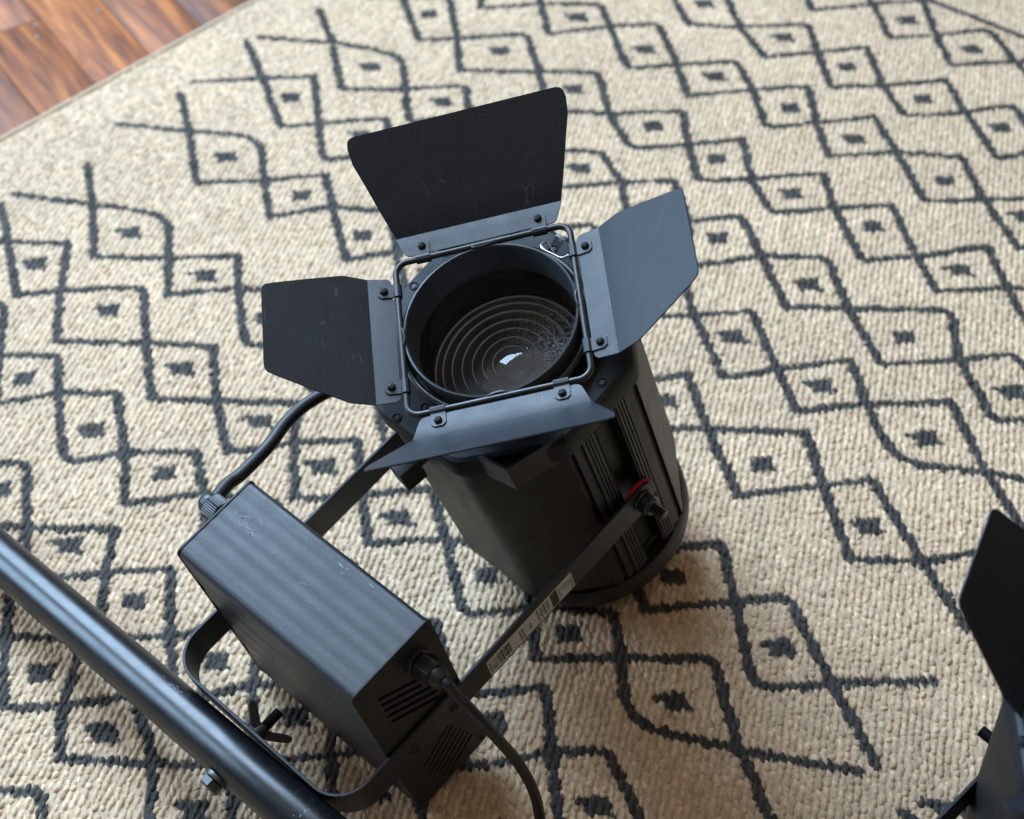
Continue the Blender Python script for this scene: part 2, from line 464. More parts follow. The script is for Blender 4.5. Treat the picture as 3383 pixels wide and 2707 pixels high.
PATTERN = {
 -6: [-1658,-1984,-1591,-2036,-1593,-1924,-1591,-1983,-1529,-1983,-1479,-2038,-1456,-1916,-1463,-1983,-1397,-1981,-1350,-2028,-1338,-1919,-1334,-1983,-1272,-1987,-1217,-2043,-1197,-1922,-1206,-1983,-1136,-1993,-1084,-2048,-1064,-1929,-1071,-1987,-1017,-1979,-964,-2040,-958,-1925,-957,-1980,-894,-1992,-827,-2040,-808,-1933,-821,-1983,-757,-1987,-697,-2050,-689,-1923,-693,-1983,-635,-1979,-572,-2034,-554,-1929,-565,-1983,-504,-1984,-1706,-2029,-1708,-1945,-464,-2028,-449,-1944],
 -5: [-1636,-1834,-1580,-1888,-1554,-1775,-1571,-1832,-1509,-1830,-1459,-1890,-1440,-1769,-1446,-1832,-1389,-1826,-1341,-1889,-1315,-1774,-1331,-1834,-1250,-1815,-1178,-1886,-1174,-1772,-1184,-1833,-1126,-1834,-1076,-1887,-1059,-1772,-1071,-1828,-1003,-1819,-945,-1888,-941,-1777,-943,-1828,-882,-1838,-839,-1893,-792,-1771,-826,-1837,-755,-1829,-699,-1887,-690,-1771,-696,-1832,-638,-1827,-583,-1894,-555,-1773,-571,-1832,-514,-1824,-1698,-1878,-1679,-1793,-480,-1865,-458,-1769],
 -4: [-1645,-1694,-1588,-1743,-1587,-1609,-1576,-1687,-1523,-1677,-1451,-1733,-1458,-1621,-1454,-1684,-1402,-1696,-1350,-1745,-1310,-1624,-1320,-1680,-1261,-1678,-1201,-1739,-1200,-1626,-1200,-1689,-1139,-1696,-1084,-1752,-1071,-1633,-1072,-1692,-1024,-1687,-970,-1748,-967,-1633,-963,-1689,-903,-1698,-831,-1746,-815,-1632,-820,-1686,-760,-1683,-705,-1731,-673,-1623,-701,-1687,-643,-1683,-587,-1743,-578,-1635,-576,-1687,-517,-1691,-1688,-1758,-1687,-1658,-468,-1737,-461,-1650],
 -3: [-1701,-1557,-1645,-1603,-1596,-1487,-1634,-1548,-1555,-1526,-1484,-1602,-1493,-1467,-1483,-1543,-1402,-1537,-1336,-1591,-1327,-1471,-1334,-1536,-1258,-1522,-1181,-1591,-1182,-1477,-1192,-1537,-1128,-1534,-1079,-1592,-1068,-1479,-1079,-1532,-1016,-1526,-951,-1597,-952,-1484,-956,-1536,-898,-1545,-844,-1597,-809,-1479,-837,-1544,-763,-1529,-706,-1603,-708,-1488,-708,-1541,-647,-1549,-571,-1596,-560,-1481,-565,-1540,-496,-1536,-1780,-1609,-1743,-1522,-445,-1581,-436,-1489],
 -2: [-1691,-1400,-1587,-1444,-1590,-1323,-1600,-1391,-1521,-1383,-1460,-1444,-1459,-1329,-1458,-1394,-1404,-1394,-1345,-1451,-1335,-1330,-1340,-1395,-1275,-1399,-1207,-1446,-1198,-1349,-1206,-1400,-1144,-1410,-1092,-1458,-1067,-1337,-1081,-1395,-1023,-1401,-981,-1455,-968,-1328,-974,-1398,-911,-1406,-846,-1455,-831,-1346,-834,-1398,-772,-1392,-675,-1468,-685,-1335,-691,-1391,-622,-1401,-577,-1451,-536,-1335,-547,-1392,-491,-1394,-1774,-1450,-1787,-1339,-455,-1442,-422,-1349],
 -1: [-1700,-1270,-1646,-1321,-1590,-1205,-1631,-1263,-1554,-1245,-1490,-1314,-1487,-1188,-1488,-1264,-1430,-1258,-1372,-1315,-1356,-1210,-1365,-1263,-1304,-1273,-1245,-1312,-1235,-1198,-1235,-1263,-1166,-1263,-1113,-1318,-1103,-1205,-1105,-1263,-1040,-1260,-979,-1323,-965,-1208,-975,-1263,-906,-1262,-858,-1314,-815,-1199,-848,-1262,-773,-1249,-719,-1319,-715,-1206,-719,-1259,-662,-1269,-590,-1332,-586,-1209,-580,-1266,-504,-1263,-1792,-1319,-1772,-1198,-451,-1285,-423,-1211],
 0: [-1682,-1116,-1592,-1171,-1580,-1044,-1593,-1110,-1515,-1108,-1459,-1169,-1449,-1058,-1451,-1116,-1401,-1126,-1334,-1168,-1308,-1062,-1328,-1110,-1271,-1116,-1208,-1171,-1189,-1055,-1205,-1115,-1153,-1116,-1077,-1171,-1074,-1060,-1077,-1115,-1008,-1111,-955,-1169,-937,-1052,-950,-1115,-891,-1112,-849,-1176,-833,-1065,-840,-1123,-776,-1119,-687,-1186,-689,-1060,-697,-1115,-627,-1130,-591,-1172,-544,-1062,-556,-1114,-487,-1110,-1762,-1167,-1774,-1061,-439,-1168,-407,-1063],
 1: [-1651,-924,-1555,-976,-1562,-857,-1564,-919,-1485,-917,-1421,-978,-1429,-871,-1422,-926,-1372,-936,-1305,-979,-1283,-870,-1302,-922,-1240,-921,-1189,-977,-1170,-865,-1175,-922,-1115,-925,-1050,-972,-1039,-864,-1047,-922,-987,-919,-920,-986,-908,-874,-920,-922,-857,-921,-807,-986,-785,-859,-792,-922,-730,-917,-660,-992,-664,-870,-671,-923,-602,-939,-565,-979,-523,-864,-532,-922,-468,-918,-1728,-974,-1750,-871,-395,-987,-382,-868],
 2: [-1672,-802,-1610,-852,-1574,-746,-1607,-800,-1540,-788,-1465,-860,-1467,-726,-1463,-803,-1380,-796,-1313,-844,-1299,-738,-1310,-795,-1237,-785,-1162,-845,-1164,-738,-1173,-796,-1117,-798,-1066,-848,-1054,-740,-1066,-794,-1000,-791,-950,-850,-944,-748,-946,-795,-886,-806,-818,-843,-802,-743,-819,-798,-753,-798,-687,-847,-707,-749,-704,-796,-645,-807,-574,-866,-589,-749,-571,-801,-490,-797,-1748,-846,-1718,-765,-391,-851,-422,-755],
 3: [-1631,-664,-1573,-727,-1567,-599,-1568,-664,-1501,-666,-1442,-711,-1432,-612,-1442,-660,-1390,-672,-1337,-717,-1295,-607,-1310,-661,-1252,-661,-1193,-716,-1188,-612,-1193,-671,-1135,-681,-1064,-723,-1057,-614,-1062,-664,-996,-664,-938,-716,-929,-604,-936,-664,-868,-664,-818,-719,-799,-600,-809,-664,-738,-664,-677,-730,-675,-610,-688,-666,-623,-677,-584,-714,-542,-601,-552,-661,-486,-661,-1680,-712,-1675,-617,-441,-709,-408,-619],
 4: [-1489,-540,-1422,-592,-1417,-483,-1429,-537,-1373,-537,-1324,-579,-1308,-472,-1314,-535,-1245,-520,-1169,-582,-1186,-473,-1187,-535,-1127,-536,-1079,-585,-1061,-477,-1074,-532,-1010,-528,-953,-598,-942,-477,-950,-538,-898,-542,-838,-604,-832,-480,-839,-545,-781,-537,-729,-596,-708,-474,-717,-537,-647,-531,-600,-593,-594,-477,-599,-537,-548,-530,-491,-598,-476,-473,-480,-537,-416,-538,-1542,-583,-1539,-502,-367,-590,-355,-490],
 5: [-1492,-416,-1435,-474,-1426,-357,-1433,-410,-1377,-413,-1318,-473,-1309,-344,-1314,-410,-1257,-410,-1199,-469,-1186,-355,-1195,-410,-1137,-415,-1075,-468,-1066,-361,-1071,-412,-1022,-402,-979,-458,-975,-362,-966,-409,-902,-418,-841,-467,-831,-353,-833,-410,-779,-410,-721,-473,-714,-345,-719,-410,-658,-409,-600,-465,-591,-352,-600,-410,-533,-406,-492,-464,-480,-346,-481,-410,-418,-411,-1542,-461,-1535,-373,-369,-463,-359,-369],
 6: [-1530,-270,-1476,-332,-1462,-220,-1465,-273,-1391,-273,-1346,-324,-1346,-214,-1336,-273,-1272,-277,-1214,-339,-1202,-209,-1208,-273,-1153,-279,-1089,-329,-1077,-212,-1080,-273,-1015,-279,-959,-329,-946,-221,-951,-273,-896,-283,-827,-330,-808,-222,-823,-273,-761,-272,-704,-327,-689,-218,-695,-273,-641,-277,-567,-326,-554,-217,-566,-273,-504,-277,-445,-329,-430,-206,-438,-273,-378,-270,-1581,-307,-1570,-223,-336,-322,-324,-223],
 7: [-1648,-89,-1601,-151,-1583,-34,-1590,-88,-1528,-89,-1467,-149,-1453,-21,-1462,-88,-1404,-83,-1331,-148,-1325,-37,-1333,-88,-1268,-90,-1212,-150,-1204,-32,-1205,-88,-1144,-91,-1086,-151,-1072,-28,-1077,-88,-1022,-88,-961,-151,-950,-34,-948,-88,-888,-88,-835,-140,-819,-27,-820,-88,-752,-94,-695,-134,-689,-27,-692,-88,-629,-88,-573,-147,-554,-25,-563,-88,-500,-83,-1697,-130,-1683,-43,-456,-128,-441,-31],
}
NAILS = [(-0.6086, 2.3077), (-0.6924, 2.2408), (-0.7003, 2.2737)]
MAINS = [(-0.0579, 0.8358, 0.214), (-0.0469, 0.8283, 0.203), (-0.0321, 0.8232, 0.18), (-0.0222, 0.8238, 0.158), (-0.0101, 0.8274, 0.125), (0.0001, 0.8324, 0.085), (0.0062, 0.8362, 0.048), (0.009, 0.8368, 0.014)]
LEAD = [(-0.2610, 1.0560, 0.2440), (-0.2500, 1.0690, 0.2430), (-0.2271, 1.1012, 0.245), (-0.2131, 1.1276, 0.247), (-0.1964, 1.1497, 0.248), (-0.1748, 1.1678, 0.248), (-0.153, 1.1849, 0.246)]

# ------------------------------------------------------------------ rug and floor
TH = R(-44.047)
UD = np.array([math.cos(TH), math.sin(TH)])      # across the rug, along the diamond chains
VD = np.array([math.sin(TH), -math.cos(TH)])     # along the rug's bound edge
RUG_EDGE = -1.869


def uvw(u, v, z=0.0):
    q = u * UD + v * VD
    return (q[0], q[1], z)


def pattern_segments():
    segs, dots = [], []
    rr = random.Random(3)

    def corner(a, b, c, cut):
        a, b, c = map(np.array, (a, b, c))
        if cut <= 0:
            segs.append((a, b))
            segs.append((b, c))
            return
        p, q = b + (a - b) * cut, b + (c - b) * cut
        prev = p
        segs.append((a, p))
        for t in (0.25, 0.5, 0.75, 1.0):
            w = (1 - t) ** 2 * p + 2 * t * (1 - t) * b + t * t * q
            segs.append((prev, w))
            prev = w
        segs.append((q, c))

    for c, row in PATTERN.items():
        P = np.array(row, float).reshape(-1, 2) / 1000.0
        X = [P[4 * k] for k in range(9)] + [P[36]]
        for k in range(9):
            cutT = rr.choice([0, 0, 0.05, 0.10, 0.16])
            cutB = rr.choice([0, 0, 0.05, 0.10, 0.2])
            if (c, k) in ((0, 0), (1, 0), (-2, 0)):
                cutT = 0.4
            if (c, k) in ((-1, 8), (2, 8)):
                cutB = 0.45
            corner(X[k], P[4 * k + 1], X[k + 1], cutT)
            corner(X[k], P[4 * k + 2], X[k + 1], cutB)
            dots.append((P[4 * k + 3], rr.random()))
        for a, b in ((P[37], X[0]), (P[38], X[0]), (P[39], X[9]), (P[40], X[9])):
            segs.append((a, b))
    segs.append((np.array((-1.80, -2.056)), np.array((-0.10, -2.054))))
    # the next field of the pattern begins beyond the plain band
    for a, b in (((-0.330, -0.861), (-0.270, -0.893)), ((-0.338, -0.842), (-0.310, -0.836)), ((-0.310, -0.836), (-0.25, -0.84)),
                 ((-0.270, -0.893), (-0.20, -0.94)), ((-0.25, -0.84), (-0.17, -0.79))):
        segs.append((np.array(a), np.array(b)))
    return segs, dots


def make_rug():
    root = empty('rug', Matrix.Identity(4))
    tag(root, 'beige flat woven rug with charcoal diamond chains under the stage lights', 'rug')
    # backing slab
    b = MB()
    cor = [uvw(RUG_EDGE, -3.4), uvw(0.9, -3.4), uvw(0.9, 0.9), uvw(RUG_EDGE, 0.9)]
    b.add(*loft([[(x, y, -0.0085) for x, y, _ in cor], [(x, y, -0.0058) for x, y, _ in cor]]))
    o = b.build('backing', M['backing'], root, smooth=False)
    # bound hem along the edge
    h = MB()
    path = [uvw(RUG_EDGE - 0.001, v, -0.0045 + 0.0004 * math.sin(v * 90)) for v in np.arange(-3.4, 0.9, 0.03)]
    h.add(*tube(path, 0.0042, 8))
    hem = h.build('hem', M['hem'], root)

    pu, pv = 0.0082, 0.0056
    us = np.arange(RUG_EDGE + 0.004, 0.10, pu)
    vs = np.arange(-2.50, 0.05, pv)
    U, V = np.meshgrid(us, vs)
    U = U + ((np.arange(len(vs)) * 0.37) % 1.0)[:, None] * pu          # twill: each row steps sideways
    U, V = U.ravel(), V.ravel()
    U = U + rng.normal(0, 0.0007, U.size)
    V = V + rng.normal(0, 0.0007, V.size)
    X = U * UD[0] + V * VD[0]
    Y = U * UD[1] + V * VD[1]
    # keep what the place around the lights can show, with a margin
    quad = [(-0.765, 2.339), (-0.493, 0.871), (0.449, 0.823), (0.792, 2.208)]
    keep = np.ones(X.size, bool)
    for i in range(4):
        a, c = quad[i], quad[(i + 1) % 4]
        dx, dy = c[0] - a[0], c[1] - a[1]
        Ln = math.hypot(dx, dy)
        keep &= (dx * (Y - a[1]) - dy * (X - a[0])) / Ln > -0.32
    keep &= U > RUG_EDGE + 0.003
    U, V, X, Y = U[keep], V[keep], X[keep], Y[keep]
    n = U.size
    segs, dots = pattern_segments()

    def figure(U, V):
        """True where the charcoal yarn shows"""
        dark = np.zeros(U.size, bool)
        wob = 0.0005 * np.sin(U * 140 + V * 60) + 0.0004 * np.sin(V * 310 - U * 90)
        for a, c in segs:
            d = c - a
            Ln2 = max(d @ d, 1e-9)
            m = (U > min(a[0], c[0]) - 0.02) & (U < max(a[0], c[0]) + 0.02) & (V > min(a[1], c[1]) - 0.02) & (V < max(a[1], c[1]) + 0.02)
            idx = np.nonzero(m)[0]
            if idx.size == 0:
                continue
            t = np.clip(((U[idx] - a[0]) * d[0] + (V[idx] - a[1]) * d[1]) / Ln2, 0, 1)
            dist = np.hypot(U[idx] - a[0] - t * d[0], V[idx] - a[1] - t * d[1])
            steep = abs(d[0] + d[1]) / (abs(d[0]) + abs(d[1]) + 1e-9)
            w = 0.0054 + 0.0006 * steep
            dark[idx[dist + wob[idx] < w]] = True
        for q, r in dots:
            idx = np.nonzero((np.abs(U - q[0]) < 0.03) & (np.abs(V - q[1]) < 0.03))[0]
            if idx.size == 0:
                continue
            du, dv = U[idx] - q[0], V[idx] - q[1]
            a, b_ = (du + dv) * 0.7071, (du - dv) * 0.7071
            blob = (np.abs(a) < 0.0115) & (np.abs(b_) < 0.0125)
            tail = (np.abs(dv - 0.003 + 0.25 * du) < 0.0042) & (np.abs(du) < 0.014 + 0.008 * r)
            if r > 0.35:
                blob |= tail
            dark[idx[blob]] = True
        return dark

    # stitch shape: a low slanted dome
    nseg = 8
    ang = np.arange(nseg) * 2 * np.pi / nseg
    ring = np.stack([np.cos(ang), np.sin(ang)], 1)
    tpl = np.concatenate([np.c_[ring, np.zeros(nseg)], np.c_[ring * 0.80, np.full(nseg, 0.62)], [[0, 0, 1.0]]])
    faces = []
    for j in range(nseg):
        k = (j + 1) % nseg
        faces += [(j, k, nseg + k), (j, nseg + k, nseg + j), (nseg + j, nseg + k, 2 * nseg)]
    faces = np.array(faces)
    nv = len(tpl)
    wu = 0.0037 * rng.uniform(0.80, 1.18, n)
    wv = 0.0050 * rng.uniform(0.80, 1.20, n)
    hz = 0.0021 * rng.uniform(0.40, 1.45, n)
    sl = 0.50 + rng.normal(0, 0.22, n)
    du = tpl[None, :, 0] * wu[:, None] + sl[:, None] * tpl[None, :, 1] * wv[:, None]
    dv = tpl[None, :, 1] * wv[:, None]
    z = -0.0046 + tpl[None, :, 2] * hz[:, None] + 0.11 * dv + rng.normal(0, 0.0002, n)[:, None]
    # slow unevenness of the cloth
    z = z + (0.0006 * np.sin(U * 31 + 1.3) * np.sin(V * 27))[:, None]
    px = X[:, None] + du * UD[0] + dv * VD[0]
    py = Y[:, None] + du * UD[1] + dv * VD[1]
    co = np.stack([px, py, z], -1).reshape(-1, 3)
    F = (faces[None] + (np.arange(n) * nv)[:, None, None]).reshape(-1, 3)
    me = bpy.data.meshes.new('stitches')
    me.vertices.add(len(co))
    me.vertices.foreach_set('co', co.ravel().astype(np.float32))
    me.loops.add(F.size)
    me.loops.foreach_set('vertex_index', F.ravel().astype(np.int32))
    me.polygons.add(len(F))
    me.polygons.foreach_set('loop_start', (np.arange(len(F)) * 3).astype(np.int32))
    me.polygons.foreach_set('loop_total', np.full(len(F), 3, np.int32))
    me.update(calc_edges=True)
    me.shade_smooth()
    # yarn colours: undyed beige with fawn, grey and pinkish strands; charcoal figure
    base = np.array([[0.610, 0.440, 0.280], [0.665, 0.492, 0.325], [0.535, 0.383, 0.242], [0.645, 0.450, 0.298], [0.575, 0.432, 0.286]])
    pick = rng.integers(0, 5, n)
    col = base[pick] * rng.uniform(0.74, 1.10, n)[:, None]  # brightness spread: yarn tone, with highlights painted onto some stitches
    # worn and soiled patches
    soil = 1.0 + 0.035 * np.sin(U * 9.1 + 2.0 * np.sin(V * 5.3)) + 0.03 * np.sin(V * 13.7 + U * 4.1) + 0.03 * np.sin(U * 41 + V * 29)
    col = col * soil[:, None]
    dk = np.array([[0.040, 0.034, 0.028], [0.052, 0.045, 0.037], [0.031, 0.027, 0.023]])
    dcol = dk[rng.integers(0, 3, n)] * rng.uniform(0.8, 1.25, n)[:, None]
    vu = U[:, None] + 0.25 * du
    vv = V[:, None] + 0.25 * dv
    dark = figure(vu.ravel(), vv.ravel()).reshape(n, nv)
    vc = np.where(dark[:, :, None], dcol[:, None, :], col[:, None, :]).reshape(-1, 3)
    ca = me.color_attributes.new('Col', 'FLOAT_COLOR', 'POINT')
    c4 = np.concatenate([vc, np.ones((n * nv, 1))], 1)
    ca.data.foreach_set('color', c4.ravel().astype(np.float32))
    me.materials.append(M['yarn'])
    # the ground weave below the stitches, dyed with the same figure
    gs = 0.0040
    gu = np.arange(RUG_EDGE + 0.003, 0.11, gs)
    gv = np.arange(-2.51, 0.05, gs)
    GU, GV = np.meshgrid(gu, gv)
    nr, nc = GU.shape
    GU, GV = GU.ravel(), GV.ravel()
    GX = GU * UD[0] + GV * VD[0]
    GY = GU * UD[1] + GV * VD[1]
    inside = np.ones(GX.size, bool)
    for i in range(4):
        a, c = quad[i], quad[(i + 1) % 4]
        dx, dy = c[0] - a[0], c[1] - a[1]
        inside &= (dx * (GY - a[1]) - dy * (GX - a[0])) / math.hypot(dx, dy) > -0.325
    ids = np.arange(nr * nc).reshape(nr, nc)
    quads = np.stack([ids[:-1, :-1], ids[:-1, 1:], ids[1:, 1:], ids[1:, :-1]], -1).reshape(-1, 4)
    quads = quads[inside[quads].all(1)]
    used, inv_ = np.unique(quads, return_inverse=True)
    quads = inv_.reshape(-1, 4)
    GU, GV, GX, GY = GU[used], GV[used], GX[used], GY[used]
    GZ = -0.0040 + 0.0006 * np.sin(GU * 31 + 1.3) * np.sin(GV * 27) + rng.normal(0, 0.0002, GU.size)
    gm = bpy.data.meshes.new('ground_weave')
    gm.vertices.add(GU.size)
    gm.vertices.foreach_set('co', np.stack([GX, GY, GZ], -1).ravel().astype(np.float32))
    gm.loops.add(quads.size)
    gm.loops.foreach_set('vertex_index', quads.ravel().astype(np.int32))
    gm.polygons.add(len(quads))
    gm.polygons.foreach_set('loop_start', (np.arange(len(quads)) * 4).astype(np.int32))
    gm.polygons.foreach_set('loop_total', np.full(len(quads), 4, np.int32))
    gm.update(calc_edges=True)
    gm.shade_smooth()
    gd = figure(GU + rng.normal(0, 0.0012, GU.size), GV + rng.normal(0, 0.0012, GV.size))
    gc = np.where(gd[:, None], np.array([[0.031, 0.027, 0.023]]), np.array([[0.53, 0.378, 0.236]]) * rng.uniform(0.85, 1.1, GU.size)[:, None])
    ga = gm.color_attributes.new('Col', 'FLOAT_COLOR', 'POINT')
    ga.data.foreach_set('color', np.concatenate([gc, np.ones((GU.size, 1))], 1).ravel().astype(np.float32))
    gm.materials.append(M['yarn'])
    go = bpy.data.objects.new('ground_weave', gm)
    scene.collection.objects.link(go)
    go.parent = root
    o = bpy.data.objects.new('stitches', me)
    scene.collection.objects.link(o)
    o.parent = root
    o['kind'] = 'stuff'
    return n


M['backing'] = plain('rug_backing', (0.50, 0.36, 0.22), 0.9)
M['hem'] = plain('rug_hem', (0.52, 0.40, 0.27), 0.9)
n_stitches = make_rug()


def make_floor():
    f = MB()
    f.add(*box(-6, 6, -4, 9, -0.06, -0.030))
    fl = f.build('floor', M['subfloor'], None, smooth=False)
    fl['kind'] = 'structure'
    # planks run about fifteen degrees off the rug's own direction
    a = TH - R(15.2)
    pd = np.array([math.cos(a), math.sin(a)])
    pn = np.array([-math.sin(a), math.cos(a)])
    w, gap = 0.0975, 0.0012
    p0 = np.array(uvw(-1.870, -1.1027)[:2])
    mesh = {}
    rr = random.Random(5)
    for i in range(-9, 10):
        x = -1.6 + rr.uniform(-0.4, 0.4)
        while x < 0.9:
            ln = rr.choice([0.7, 0.95, 1.2])
            x1 = x + ln
            if ln not in mesh:
                b = MB()
                b.add(*bbox(-ln / 2 + gap, ln / 2 - gap, -w / 2 + gap / 2, w / 2 - gap / 2, -0.018, 0.0, 0.0007))
                mesh[ln] = b
            cx = p0 + pd * ((x + x1) / 2) + pn * ((i + 0.5) * w)
            uc = cx @ UD
            vc = cx @ VD
            x = x1
            if uc < -3.1 or uc - ln / 2 > RUG_EDGE + 0.3 or vc < -2.6 or vc > -0.1:
                continue
            if isinstance(mesh[ln], MB):
                o = mesh[ln].build('plank', M['wood'], fl)
                mesh[ln] = o.data
            else:
                o = bpy.data.objects.new('plank', mesh[ln])
                scene.collection.objects.link(o)
                o.parent = fl
            o.location = (cx[0], cx[1], -0.0088 + rr.uniform(-0.0008, 0.0006))
            o.rotation_euler = (0, 0, a)
    # nail heads showing at two seams
    for px, py in NAILS:
        nb = MB()
        nb.add(*lathe([(0.0028, -0.0085), (0.0030, -0.0076), (0.0016, -0.0072)], 14, False, True), Matrix.Translation((px, py, 0)))
        nb.build('nail', M['nail'], fl)


M['subfloor'] = plain('subfloor_dark', (0.03, 0.017, 0.010), 0.8)
make_floor()

# ------------------------------------------------------------------ stage light
HS = 0.08            # half side of the barn-door wire frame
AP = 0.112           # apothem of the eight-sided housing
PIV = R(-48)         # direction of the yoke's pivot bolts round the axis
PIVZ = -0.2120       # height of the pivots along the axis, below the wire frame


def octagon(a, z, soft=1.068, channel=True, scale=1.0):
    """outline of the extruded housing: rounded octagon, rails and slot on the two pivot faces"""
    pts = []
    for k in range(8):
        mid = PIV + k * math.pi / 4
        ch = channel and k in (0, 4)
        if ch:
            tl = []
            half = a * math.tan(R(22.5))
            for t, d in ((-0.985 * half, -0.0005), (-0.97 * half, -0.0045), (-0.85 * half, -0.0045), (-0.84 * half, 0.0), (-0.036, 0.0)):
                tl.append((t, d))
            prof = [(-0.0300, 0.0), (-0.0295, 0.0028)]
            for j in range(4):
                t0 = -0.0285 + j * 0.0036
                prof += [(t0, 0.0028), (t0 + 0.0022, 0.0028), (t0 + 0.0024, 0.0014), (t0 + 0.0034, 0.0014)]
            prof += [(-0.0125, 0.0028), (-0.0120, -0.0120)]
            left = tl + prof
            prof = left + [(-t, d) for t, d in reversed(left)]
            for t, d in prof:
                x, y = a + d, t
                pts.append((x * math.cos(mid) - y * math.sin(mid), x * math.sin(mid) + y * math.cos(mid)))
        else:
            for j in range(-9, 10):
                dl = R(22.5) * j / 9.5
                r = a / math.cos(dl)
                lim = a * soft
                # smooth minimum keeps the corners rounded
                kx = 0.012 * a
                hh = max(kx - abs(r - lim), 0) / kx
                r = min(r, lim) - hh * hh * kx * 0.25
                pts.append((r * math.cos(mid + dl), r * math.sin(mid + dl)))
    return [(x * scale, y * scale, z) for x, y in pts]


def screw_mb(r=0.0034, h=0.0030):
    """pan-head screw with dark bars for its shaded cross recess, standing on z = 0"""
    b = MB()
    b.add(*lathe([(r * 1.05, 0), (r, h * 0.45), (r * 0.72, h * 0.88), (r * 0.35, h)], 18, True, True))
    for a in (0, 90):  # dark raised bars stand in for the shade in the cross recess
        b.add(*box(-r * 0.68, r * 0.68, -r * 0.17, r * 0.17, h * 0.55, h * 1.04), Matrix.Rotation(R(a + 20), 4, 'Z'), 1)
    return b


def hexnut(rad, h, n=6, ch=0.12):
    rings = []
    for s, z in ((1 - ch, 0), (1, h * 0.15), (1, h * 0.85), (1 - ch, h)):
        rings.append([(rad * s * math.cos(2 * math.pi * j / n), rad * s * math.sin(2 * math.pi * j / n), z) for j in range(n)])
    return loft(rings)


DOORS = {  # name: along the hinge, outwards
    'T': ((1, 0, 0), (0, 1, 0)), 'B': ((-1, 0, 0), (0, -1, 0)),
    'L': ((0, 1, 0), (-1, 0, 0)), 'R': ((0, -1, 0), (1, 0, 0))}
BIG_STRIP = [(0.0045, 0.0640), (0.0052, 0.0675), (0.0078, 0.0702), (0.015, 0.0728), (0.026, 0.0765)]
BIG_PANEL = [(0.0, 0.0765), (0.025, 0.0845), (0.050, 0.0920), (0.074, 0.0996), (0.088, 0.1010), (0.0940, 0.0998), (0.0968, 0.0975), (0.098, 0.0935)]
SMALL_STRIP = [(0.0045, 0.0580), (0.0052, 0.0615), (0.0078, 0.0642), (0.026, 0.0655)]
SMALL_PANEL = [(0.0, 0.0655), (0.022, 0.0662), (0.028, 0.0648), (0.055, 0.0572), (0.087, 0.0475), (0.0935, 0.0450), (0.0962, 0.0420), (0.097, 0.0380)]


def barn_door(root, key, a_strip, a_panel):
    hd, od = (Vector(v) for v in DOORS[key])
    n = Vector((0, 0, 1))
    ds = od * math.cos(a_strip) + n * math.sin(a_strip)
    ns = n * math.cos(a_strip) - od * math.sin(a_strip)
    dp = od * math.cos(a_panel) + n * math.sin(a_panel)
    npn = n * math.cos(a_panel) - od * math.sin(a_panel)
    big = key in 'TB'
    strip, panel = (BIG_STRIP, BIG_PANEL) if big else (SMALL_STRIP, SMALL_PANEL)
    o0 = od * HS
    th = 0.0013
    rows = []
    for s, b in strip[:-1]:
        rows.append((o0 + ds * s, b, ns))
    bend = o0 + ds * strip[-1][0]
    # a small radius at the fold
    for t in (0.0, 0.33, 0.67, 1.0):
        a = a_strip + (a_panel - a_strip) * t
        d = od * math.cos(a) + n * math.sin(a)
        rows.append((bend + (d * 0.0012 * (t - 0.5)), strip[-1][1], n * math.cos(a) - od * math.sin(a)))
    for s, b in panel[1:]:
        rows.append((bend + dp * s, b, npn))
    nx = 9
    v, f = [], []
    for side in (0, 1):
        for c, b, nn in rows:
            for j in range(nx):
                v.append(tuple(c + hd * (b * (2 * j / (nx - 1) - 1)) + nn * (th * (0.5 if side == 0 else -0.5))))
    m = len(rows)
    for i in range(m - 1):
        for j in range(nx - 1):
            a = i * nx + j
            f.append((a, a + 1, a + nx + 1, a + nx))
            a += m * nx
            f.append((a, a + nx, a + nx + 1, a + 1))
    o = m * nx
    for i in range(m - 1):
        f.append((i * nx, (i + 1) * nx, (i + 1) * nx + o, i * nx + o))
        f.append((i * nx + nx - 1, i * nx + nx - 1 + o, (i + 1) * nx + nx - 1 + o, (i + 1) * nx + nx - 1))
    for j in range(nx - 1):
        f.append((j, j + o, j + 1 + o, j + 1))
        a = (m - 1) * nx + j
        f.append((a, a + 1, a + 1 + o, a + o))
    mb = MB()
    mb.add(v, f)
    door = mb.build('barn_door', M['door'], root, 20)
    # two clips wrap the wire and are screwed to the hinge strip
    for sgn in (-1, 1):
        hx = sgn * (0.0535 if big else 0.0500)
        fr = axes(o0 + hd * hx, hd, ds, ns)
        cm = MB()
        w = 0.0066
        y0, y1 = 0.0030, 0.0175
        top = 0.0020
        outl = [(-w, y0), (w, y0), (w, y1 - 0.003), (w - 0.003, y1), (-w + 0.003, y1), (-w, y1 - 0.003)]
        cm.add(*prism_xy(outl, 0.0008, top), fr)
        arc = []
        for k in range(9):
            a = R(-70 + 250 * k / 8 + 0)
            arc.append((0.0044 * math.cos(a), 0.0044 * math.sin(a)))
        ring_in = [(0.0033 * math.cos(R(-70 + 250 * k / 8)), 0.0033 * math.sin(R(-70 + 250 * k / 8))) for k in range(9)]
        prof = arc + ring_in[::-1]
        cm.add(*loft([[(-w, -y, z) for y, z in prof], [(w, -y, z) for y, z in prof]]), axes(o0 + hd * hx, hd, -ds, ns) @ Matrix.Scale(-1, 4, Vector((0, 1, 0))))
        cm.build('clip', M['coat'], door, 30)
        sm = screw_mb(0.0035, 0.0030)
        so = sm.build('screw', [M['screw'], M['dark']], door, 40)
        so.matrix_local = fr @ Matrix.Translation((0, 0.0118, top)) @ Matrix.Rotation(random.uniform(0, 6), 4, 'Z')
    return door


